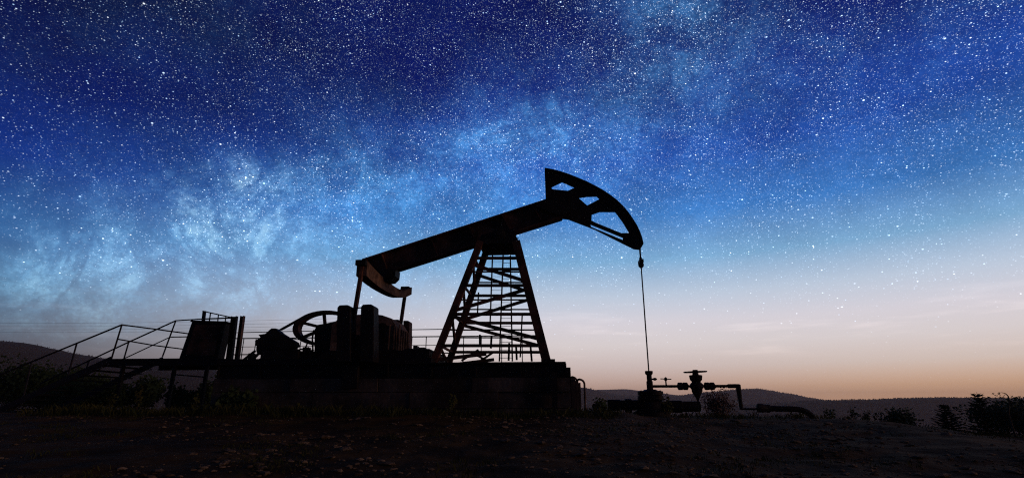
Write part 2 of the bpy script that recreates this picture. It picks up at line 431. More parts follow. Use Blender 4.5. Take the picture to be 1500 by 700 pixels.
# end steps at the right of the skid
for (a, b, t, y0_, y1_) in ((796, 813, 525, YN + .1, YF - .1), (813.5, 829, 530, YN + .3, YF - .3), (829.5, 836, 537, YN + .15, YF - .3)):
    pa, pb = P(a, t, YN), P(b, t, YN)
    MB().box((pa.x, y0_, zt + .031), (pb.x, y1_, pa.z)).build('end_bracket', BLACK, pj)
for (a, b, t) in ((836.8, 843.5, 552.5), (844, 848, 556), (848.4, 851, 559.5)):
    MB().box((P(a, 560, YN).x, YN + .22, -.15), (P(b, 560, YN).x, YF - .5, P(a, t, YN).z)).build('end_block', CONC, fnd)
MB().box((P(808, 560, YN).x, YN - .10, -.1), (P(816, 560, YN).x, YN - .045, P(812, 545, YN).z)).build('tie_strap', BLACK, pj)

# tower
nl0, nl1 = P(635, 531, Y0 - .8), P(704, 354, Y0 - .5)
nr0, nr1 = P(801, 531, Y0 - .8), P(756, 354, Y0 - .5)
def mir(p): return Vector((p.x, 2 * Y0 - p.y, p.z))
legs = {'nl': (nl0, nl1), 'nr': (nr0, nr1), 'fl': (mir(nl0), mir(nl1)), 'fr': (mir(nr0), mir(nr1))}
for k, (a, b) in legs.items():
    a = Vector((a.x, a.y, zs)) if False else a
    m = MB(); d = (b - a).normalized()
    a2 = a - d * max(0, (a.z - zs)) / d.z
    m.bar(a2, b, .20 if k in ('nr', 'fr') else .15, .13)
    lg = m.build('tower_leg', STEEL, pj)
    MB().box((a2.x - .16, a2.y - .13, zs + .001), (a2.x + .16, a2.y + .13, zs + .025)).build('foot_plate', BLACK, lg)
def on_leg(k, py):                       # point on a near leg at picture height py
    a, b = legs[k]; lo, hi = 0, 1
    for _ in range(30):
        t = (lo + hi) / 2; p = a.lerp(b, t)
        e = p - Vector((0, 0, CAMZ)); yy = 350 - F * e.dot(UPV) / e.dot(FWD)
        if yy > py: lo = t
        else: hi = t
    return a.lerp(b, lo)
def brace(p, q, w=.068): MB().bar(p, q, w, .045).build('brace', STEEL, pj)
lev = [378, 418, 460, 506]
for y in lev:
    p, q = on_leg('nl', y), on_leg('nr', y)
    brace(p, q); brace(mir(p), mir(q)); brace(p, mir(p), .05); brace(q, mir(q), .04)
for y in (398, 439, 483):
    p, q = on_leg('nl', y), on_leg('nr', y)
    brace(p, q, .03); brace(mir(p), mir(q), .03)
for (ya, yb) in ((387, 412), (455, 423), (463, 497), (527, 508)):
    p, q = on_leg('nl', ya), on_leg('nr', yb)
    if ya == 527: q = p.lerp(q, .48)
    brace(p, q, .078); brace(mir(p), mir(q), .078)
for (ya, yb) in ((381, 405), (419, 446), (461, 494), (507, 526)):
    p, q = on_leg('nl', ya), on_leg('nl', yb); brace(p, mir(q), .05)
    p, q = on_leg('nr', ya), on_leg('nr', yb); brace(mir(p), q, .05)
# low framework inside the tower foot
for a, b in (((676, 528), (701, 512)), ((690, 516), (712, 527)), ((706, 527), (722, 516)), ((745, 528), (746, 502)), ((757, 527), (756, 507)), ((703, 508), (703, 490)), ((719, 510), (720, 492)), ((779, 529), (777, 505))):
    MB().bar(P(*a, 14.0), P(*b, 14.0), .05, .05).build('inner_strut', RUST if a[0] < 700 else BLACK, pj)
# ladder on the far side
YL = 13.9
lad = MB().bar(P(731.5, 529, YL), P(737, 374, YL), .035, .05).build('ladder', RAILM, pj)
MB().bar(P(750.5, 529, YL), P(747.5, 374, YL), .035, .05).build('ladder_rail', RAILM, lad)
for k in range(13):
    y = lerp(385, 524, k / 12); t = (y - 374) / 155
    MB().tube([P(lerp(737, 731.5, t), y, YL), P(lerp(747.5, 750.5, t), y, YL)], .007, 6).build('rung', RAILM, lad)
for a, b in (((721.5, 374), (718, 472)), ((701, 428), (699.5, 458)), ((765, 460), (762, 523))):
    MB().bar(P(*a, YL - .1), P(*b, YL - .1), .035, .03).build('cage_bar', RAILM, lad)
for y in (377, 380, 383, 398, 405, 412, 425, 438, 446, 449, 454):
    MB().tube([P(719, y, YL - .1), P(736, y, YL - .05)], .005, 6).build('cage_hoop', RAILM, lad)
# saddle
pa, pb = P(701, 358, Y0 - .5), P(758.5, 350, Y0 - .5)
MB().box((pa.x, Y0 - .55, pa.z), (pb.x, Y0 + .52, pb.z)).build('top_plate', BLACK, pj)
sd_ = MB().prism([P(703, 359, Y0), P(760, 359, Y0), P(754, 340, Y0), P(707, 349, Y0)], Y0 - .3, Y0 + .3).build('saddle', BLACK, pj)
for sy in (-1, 1):
    MB().lathe((P(733, 350, Y0).x, Y0 + sy * .33, P(733, 350, Y0).z), (0, sy, 0), [(0, .16), (.09, .16), (.11, .13), (.11, .05), (.14, .05)], 18).build('bearing_cap', BLACK, sd_, True)
MB().tube([P(744, 345, Y0 - .4), P(750, 345.5, Y0 - .45), P(754, 350, Y0 - .5), P(763, 371, Y0 - .55)], .016, 6).build('grease_line', RAILM, sd_)
MB().tube([P(750, 347, Y0 - .44), P(760, 349, Y0 - .46)], .008, 5).build('grease_nipple', RAILM, sd_)

# walking beam, an I section
tl, tr = P(533, 381.4, Y0), P(806, 292.5, Y0)
bl, br = P(541, 409.8, Y0), P(824, 320.5, Y0)
def along(a, b, t): return a + (b - a) * t
ax = (tr - tl).normalized(); nrm = Vector((-ax.z, 0, ax.x))
th = .035; hw = .15
m = MB()
m.prism([bl, br, tr, tl], Y0 - .014, Y0 + .014)
bm = m.build('walking_beam', STEEL, pj)
MB().prism([tl - nrm * th, tr - nrm * th, tr, tl], Y0 - hw, Y0 + hw).build('top_flange', STEEL, bm)
MB().prism([bl, br, br + nrm * th, bl + nrm * th], Y0 - hw, Y0 + hw).build('bottom_flange', STEEL, bm)
for t in (.02, .1, .36, .56, .74, .9):
    a = along(bl, br, t) + nrm * (th + .002); b = along(tl, tr, t) - nrm * (th + .002)
    for sy in (-1, 1):
        y0_ = Y0 + sy * .016; y1_ = Y0 + sy * (hw - .01)
        MB().prism([a - ax * .011, a + ax * .011, b + ax * .011, b - ax * .011], min(y0_, y1_), max(y0_, y1_)).build('stiffener', STEEL, bm)

# horsehead
hx = lambda x, y: (780 + x / 4.378, 240 + y / 4.378)
arc = [(80, 38), (130, 47), (180, 60), (232, 77), (282, 97), (342, 122), (400, 151), (452, 180), (500, 212), (543, 246), (580, 282), (612, 320), (640, 360), (665, 400), (685, 441), (699, 480), (708, 520)]
outer = arc + [(690, 550), (650, 546), (400, 421), (230, 356), (190, 352), (60, 250), (88, 238)]
holes = [[(121, 150), (190, 117), (275, 154), (226, 176), (126, 166)], [(293, 219), (345, 211), (412, 209), (432, 228), (350, 270)],
         [(380, 325), (430, 308), (530, 308), (580, 375), (622, 445), (570, 447), (400, 378), (378, 366)],
         [(372, 388), (580, 473), (580, 491), (375, 407)]]
hd_pt = lambda p: P(*hx(*p), Y0)
hp = [hd_pt(p) for p in outer]
hh = [[hd_pt(p) for p in h] for h in holes]
o = plate(hp, hh, Y0 - .035, Y0 - .018).build('horsehead', BLACK, pj)
plate(hp, hh, Y0 + .018, Y0 + .035).build('side_plate', BLACK, o)
m = MB(); ap = [hd_pt(p) for p in arc]
inn = []
for i, p in enumerate(ap):
    d = (ap[min(i + 1, len(ap) - 1)] - ap[max(i - 1, 0)]).normalized(); inn.append(p + Vector((d.z, 0, -d.x)) * .035)
for i in range(len(ap) - 1):
    m.prism([ap[i], ap[i + 1], inn[i + 1], inn[i]], Y0 - .125, Y0 + .125)
m.build('arc_plate', BLACK, o)
for p, q in (((120, 190), (300, 200)), ((285, 150), (270, 215)), ((370, 270), (372, 385)), ((560, 290), (640, 440)), ((400, 130), (440, 300))):
    pass
MB().bar(hd_pt((84, 50)), hd_pt((92, 238)), .05, .03).build('back_rib', BLACK, o)
MB().bar(hd_pt((610, 470)), hd_pt((690, 510)), .05, .03).build('lower_rib', BLACK, o)
MB().prism([hd_pt(p) for p in ((88, 236), (190, 205), (250, 300), (190, 350), (20, 285))], Y0 - .15, Y0 - .037).build('hinge_plate', BLACK, o)

# bridle, carrier bar and polished rod
top = P(937.3, 364, Y0); rodx = top.x
zc = P(940, 383, Y0).z; zb = P(950, 548, Y0).z
for sy in (-.05, .05):
    MB().tube([(rodx, Y0 + sy * 1.6, top.z), (rodx, Y0 + sy, zc)], .011, 8).build('bridle_cable', WIRE, pj)
MB().box((rodx - .05, Y0 - .13, zc - .05), (rodx + .05, Y0 + .13, zc + .03)).build('carrier_bar', BLACK, pj)
MB().lathe((rodx, Y0, zc - .16), (0, 0, 1), [(0, .03), (.04, .065), (.10, .07), (.12, .04), (.25, .035), (.27, .02), (.29, .02)], 12).build('rod_clamp', BLACK, pj, True)
MB().tube([(rodx, Y0, zc - .15), (rodx, Y0, zb - .05)], .0155, 10).build('polished_rod', WIRE, pj, True)

# equalizer (crosswise yoke under the beam tail) and pitmans
m = MB(); e0, e1 = P(531, 391, Y0 - 1.4), P(595, 428, Y0 + 1.4)
xe = (e0.x + e1.x) / 2; ze = (e0.z + e1.z) / 2
cl = [(530, 393, 11.6, .17), (540, 403, 12.1, .165), (551, 412.5, 12.65, .15), (563, 421, 13.15, .13), (575, 428, 13.65, .11), (586, 430.5, 14.05, .10), (597, 426, 14.4, .10)]
nseg = 24; secs = []
for i in range(nseg + 1):
    u = i / nseg * (len(cl) - 1); k = min(int(u), len(cl) - 2); w_ = u - k
    p_, q_ = cl[max(k - 1, 0)], cl[min(k + 2, len(cl) - 1)]; a_, b_ = cl[k], cl[k + 1]
    cr_ = [.5 * (2 * a_[n] + (b_[n] - p_[n]) * w_ + (2 * p_[n] - 5 * a_[n] + 4 * b_[n] - q_[n]) * w_ ** 2 + (3 * a_[n] - p_[n] - 3 * b_[n] + q_[n]) * w_ ** 3) for n in range(4)]
    secs.append((P(*cr_[:3]), cr_[3], .12))
vs_, fs_ = [], []
for c, hgt, wd in secs:
    vs_ += [c + Vector((-wd, 0, -hgt)), c + Vector((wd, 0, -hgt)), c + Vector((wd, 0, hgt)), c + Vector((-wd, 0, hgt))]
for i in range(nseg):
    for k in range(4):
        a = i * 4 + k; b = i * 4 + (k + 1) % 4; fs_.append((a, b, b + 4, a + 4))
fs_ += [(3, 2, 1, 0), tuple(nseg * 4 + k for k in range(4))]
m.add(vs_, fs_)
eq = m.build('equalizer', RUST, pj)
mid = secs[nseg // 2][0]
MB().prism([P(541, 409.5, Y0), P(552, 416, Y0), P(576, 413, Y0), P(582, 407, Y0), P(583, 397, Y0), P(572, 396, Y0)], Y0 - .2, Y0 + .2).build('tail_bearing', BLACK, eq)
MB().lathe((P(573, 405, Y0).x, Y0 - .26, P(573, 405, Y0).z), (0, 1, 0), [(0, .07), (.02, .10), (.50, .10), (.52, .07)], 16).build('tail_pin', BLACK, eq, True)
for c, nm in ((e0, 0), (e1, 1)):
    MB().box((c.x - .13, c.y - .12, c.z + .02), (c.x + .10, c.y + .12, c.z + .14)).build('end_bearing', BLACK, eq)
q0 = P(517, 475, Y0 - 1.4); q1 = P(587.5, 474, Y0 + 1.4)
cz = P(520, 522, Y0 - 1.4)
p0b = q0 + (q0 - e0).normalized() * .35; p1b = q1 + (q1 - e1).normalized() * .35
MB().bar(e0 + Vector((.0, -.0, .05)), p0b, .075, .10).build('pitman', STEEL, pj)
MB().bar(e1 + Vector((-.02, 0, .05)), p1b, .075, .10).build('pitman', STEEL, pj)
# cranks with counterweights
def crank(Yc, pin, sgn, pxs, ytop, rusty):
    shaft = Vector((pin.x + .05, Yc + sgn * .1, pin.z - .75))
    c = MB().bar(shaft - Vector((0, 0, .25)), Vector((pin.x, Yc + sgn * .1, pin.z + .12)), .34, .14).build('crank', BLACK, pj)
    MB().lathe((shaft.x, shaft.y - .09, shaft.z), (0, 1, 0), [(0, .13), (.18, .13)], 16).build('crank_hub', BLACK, c, True)
    MB().lathe((pin.x, Yc - .16, pin.z), (0, 1, 0), [(0, .06), (.02, .085), (.3, .085), (.32, .06)], 14).build('crank_pin', BLACK, c, True)
    return c
ck = crank(Y0 - 1.4, p0b, 1, None, None, False)
for (xa, xb, yt_, lean) in ((494.5, 514, 446.5, 2), (529, 548, 445.5, 1)):
    pts = [P(xa - 2, 530, YN - .35), P(xb, 530, YN - .35), P(xb, yt_ + 3, YN - .35), P(xb - 4, yt_, YN - .35), P(xa + 3, yt_ + .5, YN - .35), P(xa, yt_ + 4, YN - .35)]
    o = MB().prism(pts, YN - .38, YN - .02).build('counterweight', BLACK, ck)
    bv = o.modifiers.new('b', 'BEVEL'); bv.width = .02; bv.segments = 2
MB().tube([P(512, 451.5, YN - .2), P(531, 450.5, YN - .2)], .014, 8).build('tie_rod', RAILM, ck)
ck2 = crank(Y0 + 1.4, p1b, -1, None, None, True)
for (xa, xb, yt_) in ((572, 586, 468), (590, 600, 469.5)):
    pts = [P(xa, 520, YF + .05), P(xb - .6, 520, YF + .05), P(xb, yt_ + 1.5, YF + .05), P(xb - 2, yt_, YF + .05), P(xa + 1, yt_, YF + .05)]
    o = MB().prism(pts, YF + .02, YF + .34).build('counterweight', RUST if xa < 580 else STEEL, ck2)
    bv = o.modifiers.new('b', 'BEVEL'); bv.width = .015; bv.segments = 2
# gearbox
gb = MB().prism([P(542, 532, 12.4), P(580, 532, 12.4), P(580, 477, 12.4), P(573, 466, 12.4), P(560, 461.5, 12.4), P(546, 459.5, 12.4), P(500, 462, 12.4), P(486, 476, 12.4), P(482, 532, 12.4)], 12.4, 13.45).build('gearbox', RUST, pj)
for k in range(5):
    yy = 12.5 + .2 * k; xg = P(580, 500, 12.4).x
    MB().box((xg + .001, yy - .02, P(580, 512, 12.4).z), (xg + .05, yy + .02, P(580, 480, 12.4).z)).build('cooling_rib', RUST, gb)
for k in range(5):
    xx = P(556 + 7.2 * k, 500, 12.4).x
    MB().box((xx - .012, 12.345, P(560, 512, 12.4).z), (xx + .012, 12.398, P(560, 476, 12.4).z)).build('cooling_rib', RUST if k > 1 else BLACK, gb)
MB().lathe((P(560, 481, 12.4).x, 12.399, P(560, 481, 12.4).z), (0, -1, 0), [(0, .13), (.03, .13), (.05, .10), (.05, .04), (.07, .04)], 18).build('inspection_cover', BLACK, gb, True)
ped = MB().prism([P(470, 531, 12.2), P(631, 531, 12.2), P(631, 511.5, 12.2), P(604, 511, 12.2), P(596, 514, 12.2), P(484, 514, 12.2), P(470, 522, 12.2)], 12.05, 13.95).build('gearbox_pedestal', BLACK, pj)
# big belt pulley with spokes and the belt to the motor
YP = 13.9
pc = P(477.5, 481, YP); rx = abs(P(431.5, 481, YP).x - pc.x); rz = P(477, 455.5, YP).z - pc.z
m = MB(); n = 44; pr = [(.0, 1.0), (.0, .82), (.22, .82), (.22, 1.0)]
for k in range(n):
    t = 2 * math.pi * k / n
    for dy, rr in pr: m.v.append(Vector((pc.x + rx * rr * math.cos(t), YP - .12 + dy, pc.z + rz * rr * math.sin(t))))
for k in range(n):
    for j in range(4):
        a = k * 4 + j; b = k * 4 + (j + 1) % 4; c = ((k + 1) % n) * 4 + (j + 1) % 4; d = ((k + 1) % n) * 4 + j
        m.f.append((a, d, c, b))
pl = m.build('belt_pulley', STEEL, pj)
for k in range(6):
    t = R(96 + 60 * k)
    MB().bar((pc.x + .1 * rx * math.cos(t), YP - .04, pc.z + .1 * rz * math.sin(t)), (pc.x + .9 * rx * math.cos(t), YP - .04, pc.z + .9 * rz * math.sin(t)), .075, .06).build('spoke', STEEL, pl)
MB().lathe((pc.x, YP - .14, pc.z), (0, 1, 0), [(0, .06), (.02, .09), (.18, .09), (.2, .06)], 16).build('hub', STEEL, pl, True)
bt = P(446, 463.5, YP - .04); bt2 = P(411, 483, YP - .04)
MB().bar(bt, bt2, .03, .12).build('drive_belt', BLACK, pj)
MB().bar(P(436, 497, YP - .04), P(414, 493, YP - .04), .02, .12).build('drive_belt', BLACK, pj)
# guard frame in front of the pulley
MB().prism([P(462, 530, 13.3), P(500, 530, 13.3), P(500, 469, 13.3), P(480, 473.5, 13.3), P(466, 476, 13.3), P(462, 483, 13.3)], 13.25, 13.55).build('gear_cover', BLACK, pj)
MB().tube([P(459, 528, 13.2), P(457.5, 495, 13.2), P(460, 483, 13.2)], .022, 8).build('guard_post', RAILM, pj)
# electric motor
mo = P(409, 508, 12.6)
mt = MB().lathe(P(382, 506.5, 12.8), P(438, 516, 12.8) - P(382, 506.5, 12.8), [(0, .06), (.01, .2), (.10, .20), (.14, .235), (.66, .235), (.70, .21), (.84, .22), (.86, .08)], 20).build('motor', BLACK, pj, True)
axm = (P(438, 516, 12.8) - P(382, 506.5, 12.8)).normalized()
for k in range(8):
    c0 = P(382, 506.5, 12.8) + axm * (.17 + .06 * k)
    MB().lathe(c0, axm, [(0, .23), (0, .262), (.018, .262), (.018, .23)], 20).build('cooling_fin', BLACK, mt)
MB().prism([P(380, 490.5, 12.6), P(390, 489, 12.6), P(399, 481, 12.6), P(405, 481, 12.6), P(413, 488, 12.6), P(421, 493, 12.6), P(434, 501, 12.6), P(436, 507, 12.6), P(420, 512, 12.6), P(386, 512, 12.6), P(376, 506, 12.6), P(375, 499.5, 12.6), P(383, 494, 12.6)], 12.55, 12.75).build('motor_hood', BLACK, mt)
MB().box((P(386, 525, 12.6).x, 12.45, max(dz, zs + .03) + .001), (P(440, 525, 12.6).x, 13.2, P(400, 514, 12.6).z)).build('slide_base', BLACK, mt)
# loose gear lying over the deck beside the motor
rl = random.Random(5)
for k in range(10):
    px = 356 + 11 * k + rl.uniform(-3, 3); y = 12.9 + rl.uniform(-.3, .6)
    a = P(px, 527, y); b = P(px + rl.uniform(8, 20), 519 - rl.uniform(0, 6) - (6 if k > 6 else 0), y + rl.uniform(-.1, .1))
    MB().bar(a, b, .05, .05).build('conduit', BLACK, pj)

for (a, b, t, y) in ((441, 450, 508, 12.7), (451, 457, 514, 12.5), (604, 611, 506, 12.9), (613, 622, 508.5, 13.3), (362, 369, 517, 12.6)):
    pa, pb = P(a, 530, y), P(b, t, y)
    MB().box((pa.x, y, zs + .005), (pb.x, y + .22, pb.z)).build('junction_box', BLACK, pj)
for pts in (((447, 526), (446, 512), (450, 503), (458, 500)), ((425, 522), (433, 513), (443, 511)), ((551, 505), (566, 513), (585, 516), (600, 510)), ((627, 514), (634, 519), (640, 527))):
    MB().tube([P(x, y, 12.55) for x, y in pts], .02, 7).build('hose', BLACK, pj, True)

# ------------------------------------------------------------------ pipe hoops at the right end of the foundation
hoops = [((849, 856.5, 555.5), YN + .15, 'rusty bent pipe hoop at the very end of the foundation'), ((838.5, 845.5, 552), YN + .55, 'shorter bent pipe hoop tucked beside the foundation end')]
for (xa, xb, yt_), Y, lb in hoops:
    za = terrain(P(xb, 600, Y).x, Y) - .1; pa = P(xa, yt_, Y); pb = P(xb - .5, yt_ + 4, Y)
    h = thing('pipe_hoop', (pb.x, Y, za), lb, 'pipe', None)
    pts = [(pa.x - .05, Y + .45, pa.z - .02), (pa.x - .03, Y + .1, pa.z), (pa.x, Y, pa.z + .004)]
    cx_, r_ = (pa.x, pb.x - pa.x)
    for k in range(1, 7):
        t = R(90 - 15 * k); pts.append((pa.x + r_ * math.cos(t), Y, pa.z - r_ + r_ * math.sin(t)))
    pts.append((pb.x, Y, za))
    MB().tube(pts, .022, 10).build('pipe', RUST, h, True)
    MB().lathe((pb.x, Y, za + .12), (0, 0, 1), [(0, .032), (.06, .032)], 10).build('sleeve', STEEL, h, True)

# ------------------------------------------------------------------ wellhead and flowline
gz = terrain(rodx, Y0)
wh = thing('wellhead', (rodx, Y0, gz), 'black flanged wellhead below the hanging polished rod', 'wellhead')
def S(n): return n * Y0 / 830.0        # picture pixels to metres at the pump plane
def zpx(py): return P(953, py, Y0).z
MB().lathe((rodx, Y0, gz - .15), (0, 0, 1), [(0, S(27)), (zpx(603) - gz + .15, S(26)), (zpx(601) - gz + .15, S(21)), (zpx(588) - gz + .15, S(20)), (zpx(586) - gz + .15, S(12))], 28).build('casing_head', BLACK, wh, True)
fl = MB().lathe((rodx, Y0, zpx(587)), (0, 0, 1), [(0, S(12)), (S(1), S(18.5)), (S(7), S(18.5)), (S(7.3), S(16)), (S(7.9), S(16)), (S(8.2), S(18.5)), (S(13.5), S(18)), (S(14.5), S(11)), (S(16), S(8))], 28).build('flange', BLACK, wh, True)
for k in range(8):
    t = R(45 * k + 20); MB().tube([(rodx + S(14.6) * math.cos(t), Y0 + S(14.6) * math.sin(t), zpx(588.5)), (rodx + S(14.6) * math.cos(t), Y0 + S(14.6) * math.sin(t), zpx(571.5))], .016, 6).build('bolt', BLACK, fl)
MB().lathe((rodx, Y0, zpx(572)), (0, 0, 1), [(0, S(4.6)), (S(13), S(4.6)), (S(14), S(3.7)), (S(22), S(3.7)), (S(24), S(5.5)), (S(27.4), S(5.8)), (S(28), S(5.2)), (S(28), S(1.6))], 20).build('stuffing_box', BLACK, wh, True)
MB().lathe((rodx + S(3), Y0, zpx(555)), (1, 0, 0), [(0, S(1.2)), (S(3), S(1.2)), (S(3.2), S(2)), (S(6), S(2)), (S(8), S(.7))], 12).build('side_plug', BLACK, wh, True)
for x0_, x1_, y_, dy in ((890, 938, 593, 0), (970, 1026, 595, .0)):
    a, b = P(x0_, y_, Y0), P(x1_, y_, Y0)
    pr = [(0, S(7)), (S(2), S(8)), (S(18), S(8)), (S(19), S(7)), (S(24), S(7)), (S(25), S(8.8)), (S(34), S(8.8)), (S(35), S(7.2)), ((b - a).length, S(7.2))]
    if x0_ > 950: pr = [(0, S(6.6)), (S(8), S(6.6)), (S(9), S(8.4)), (S(27), S(8.8)), (S(28), S(7.4)), (S(50), S(7.4)), (S(53), S(7)), ((b - a).length, S(5))]
    MB().lathe(a, b - a, pr, 18).build('casing_outlet', BLACK, wh, True)
# flowline with valves
zl = zpx(565.5)
fw = thing('flowline', (P(1020, 600, Y0).x, Y0, gz), 'dark pipe run with gate valve and handwheel leaving the wellhead', 'pipeline')
def xp(px): return P(px, 566, Y0).x
MB().tube([(rodx + S(4.4), Y0, zl), (xp(1010), Y0, zl)], S(1.9), 12).build('pipe', BLACK, fw, True)
el = [(xp(1028), Y0, zl), (xp(1072), Y0, zl), (xp(1078), Y0, zl - S(.6)), (xp(1081), Y0, zl - S(3)), (xp(1082), Y0, zl - S(8)), (P(1087, 598, Y0).x, Y0, zpx(597))]
MB().tube(el, S(2.0), 12).build('pipe', BLACK, fw, True)
MB().lathe((xp(1066), Y0, zl), (1, 0, 0), [(0, S(2.4)), (S(.5), S(3)), (S(16), S(3)), (S(17.5), S(2.2))], 14).build('elbow_collar', BLACK, fw, True)
MB().lathe((xp(1081.3), Y0, zl + S(2.2)), (.02, 0, -1), [(0, S(2.6)), (S(.5), S(3.6)), (S(9), S(3.4)), (S(24), S(2.6)), (S(33), S(2.4))], 14).build('elbow_collar', BLACK, fw, True)
for px in (993, 1032):
    u = MB().lathe((xp(px), Y0, zl), (1, 0, 0), [(0, S(4.6)), (S(.8), S(5.4)), (S(6.4), S(5.4)), (S(6.6), S(4.7)), (S(7.6), S(4.7)), (S(7.8), S(5.4)), (S(13.4), S(5.4)), (S(14.2), S(4.4))], 8).build('union', BLACK, fw)
v0 = xp(1020.5)
gv = MB().lathe((v0, Y0, zl - S(21)), (0, 0, 1), [(0, S(.8)), (S(6), S(3.4)), (S(13), S(7.4)), (S(17), S(7.8)), (S(20), S(10.5)), (S(24), S(9)), (S(27), S(6)), (S(30), S(8.5)), (S(36), S(9.4)), (S(36.6), S(8)), (S(37), S(4.5)), (S(44), S(3.6))], 18).build('gate_valve', BLACK, fw, True)
MB().lathe((v0, Y0, zl + S(19.2)), (0, 0, 1), [(0, S(4)), (S(1.2), S(5)), (S(2.4), S(4)), (S(2.8), S(1.5))], 14).build('wheel_hub', BLACK, gv, True)
wr = [(v0 + S(16) * math.cos(R(15 * k)), Y0 + S(15) * math.sin(R(15 * k)), zl + S(20.1 + .5 * math.cos(R(15 * k)))) for k in range(25)]
MB().tube(wr, S(.85), 6).build('handwheel', BLACK, gv, True)
for k in range(3):
    t = R(60 * k + 10); MB().tube([(v0 - S(16) * math.cos(t), Y0 - S(15) * math.sin(t), zl + S(20.0)), (v0 + S(16) * math.cos(t), Y0 + S(15) * math.sin(t), zl + S(20.2))], S(.7), 6).build('wheel_spoke', BLACK, gv)
n0 = xp(976)
MB().lathe((n0, Y0, zl), (0, 0, 1), [(0, S(1.1)), (S(8), S(1.1)), (S(8.3), S(2.2)), (S(12), S(2)), (S(12.4), S(1)), (S(13), S(.8))], 12).build('needle_valve', BLACK, fw, True)
MB().bar((n0 - S(7.5), Y0, zl + S(10.6)), (n0 + S(8), Y0, zl + S(9.8)), S(1.3), S(1.3)).build('lever', BLACK, fw)
# buried line going off to the right
a = P(1090, 599, Y0)
bl_ = thing('buried_pipe', (P(1195, 612, Y0).x, Y0, terrain(P(1195, 612, Y0).x, Y0)), 'black pipe with coupling curving down into the ground right of the valve', 'pipe')
pts = [a, P(1112, 599, Y0)]
MB().tube([P(1084, 598.5, Y0), P(1114, 599, Y0)], S(1.5), 10).build('pipe', BLACK, bl_, True)
MB().lathe(P(1109, 597, Y0), P(1130, 598, Y0) - P(1109, 597, Y0), [(0, S(4.5)), (S(1), S(6)), (S(8), S(6.2)), (S(9), S(5.4)), (S(17), S(5.6)), (S(18), S(4))], 16).build('coupling', BLACK, bl_, True)
MB().tube([P(x, y, Y0) for x, y in ((1124, 598), (1140, 598.3), (1155, 598.4), (1166, 598.8), (1175, 600.2), (1183, 603.6), (1190, 609), (1196, 616), (1201, 624))], S(4), 14).build('bent_pipe', BLACK, bl_, True)

# ------------------------------------------------------------------ railing behind the machine
YR = 15.2
rlx0, rlx1 = P(343, 500, YR).x, P(795, 500, YR).x
zr = [P(560, y, YR).z for y in (493.5, 506, 517.5)]
rg = thing('railing', ((rlx0 + rlx1) / 2, YR, P(560, 545, YR).z), 'low steel guard railing along the far side of the pump deck', 'railing')
for k, z in enumerate(zr):
    MB().tube([(rlx0, YR, z), (rlx1, YR, z)], .016 if k != 1 else .008, 8).build('rail', RAILM, rg)
for px in (356, 374, 395, 418, 440, 462, 500, 540, 603, 624, 679, 705, 735, 765, 793):
    x = P(px, 505, YR).x
    MB().tube([(x, YR, terrain(x, YR) - .1), (x, YR, zr[0] + .01)], .013, 8).build('post', RAILM, rg)
c0 = P(346, 487, 14.9); c1 = P(662, 481.8, 14.9)
cb = MB().tube([c0, P(420, 485.3, 14.9), P(500, 484, 14.9), P(580, 483, 14.9), c1], .012, 6).build('cable', WIRE, None, False, tuple(c0))
tag(cb, 'thin cable stretched just above the guard railing toward the tower', 'cable')

# ------------------------------------------------------------------ stair and landing at the left
YA, YB = 13.0, 14.75
st = thing('access_stair', P(165, 604, YA), 'steel stair with slanting pipe handrails and landing left of the pump', 'stairs')
def bar2(nm, a, b, Ya, Yb=None, w=.03, h=.03, par=st, mt_=RAILM): return MB().bar(P(*a, Ya), P(*b, Yb or Ya), w, h).build(nm, mt_, par)
def tub(nm, pts, r=.018, par=st): return MB().tube([P(*p[:2], p[2]) for p in pts], r, 8).build(nm, RAILM, par, True)
bar2('stringer', (-6, 603), (163.5, 526), YA, None, .15, .04); bar2('stringer', (72, 604), (239, 526), YB, None, .15, .04)
tub('handrail', [(-28, 560, YA), (178.5, 475.5, YA)], .022); tub('handrail', [(60, 561, YB), (188, 501, YB), (257.5, 469.5, YB)], .022)
tub('mid_rail', [(100, 560, YB), (186, 523, YB), (249, 493.5, YB), (276, 493, YB)], .016)
tub('landing_rail', [(178.5, 475.5, YA), (225, 481.5, 13.9), (276, 488.5, 14.7)], .018)
tub('landing_rail', [(172.5, 496.5, YA), (225, 505.5, 13.9), (268, 511, 14.6)], .016)
tub('landing_rail', [(257.5, 469.5, YB), (296, 467, YB), (338, 465.3, YB)], .018)
for a, b, Y in (((163, 526), (178.5, 475.5), YA), ((99, 552), (112.5, 502.5), YA), ((34, 583), (46, 531), YA), ((179, 534), (188.5, 501), YB), ((238, 522), (257.5, 469.5), YB), ((120, 560), (130, 529), YB)):
    tub('post', [(*a, Y), (*b, Y)], .02)
for k in range(11):
    t = k / 10
    a = P(lerp(2, 160, t), lerp(599, 527, t), YA)
    MB().box((a.x - .10, YA + .03, a.z - .02), (a.x + .12, YB - .03, a.z + .01)).build('tread', BLACK, st)
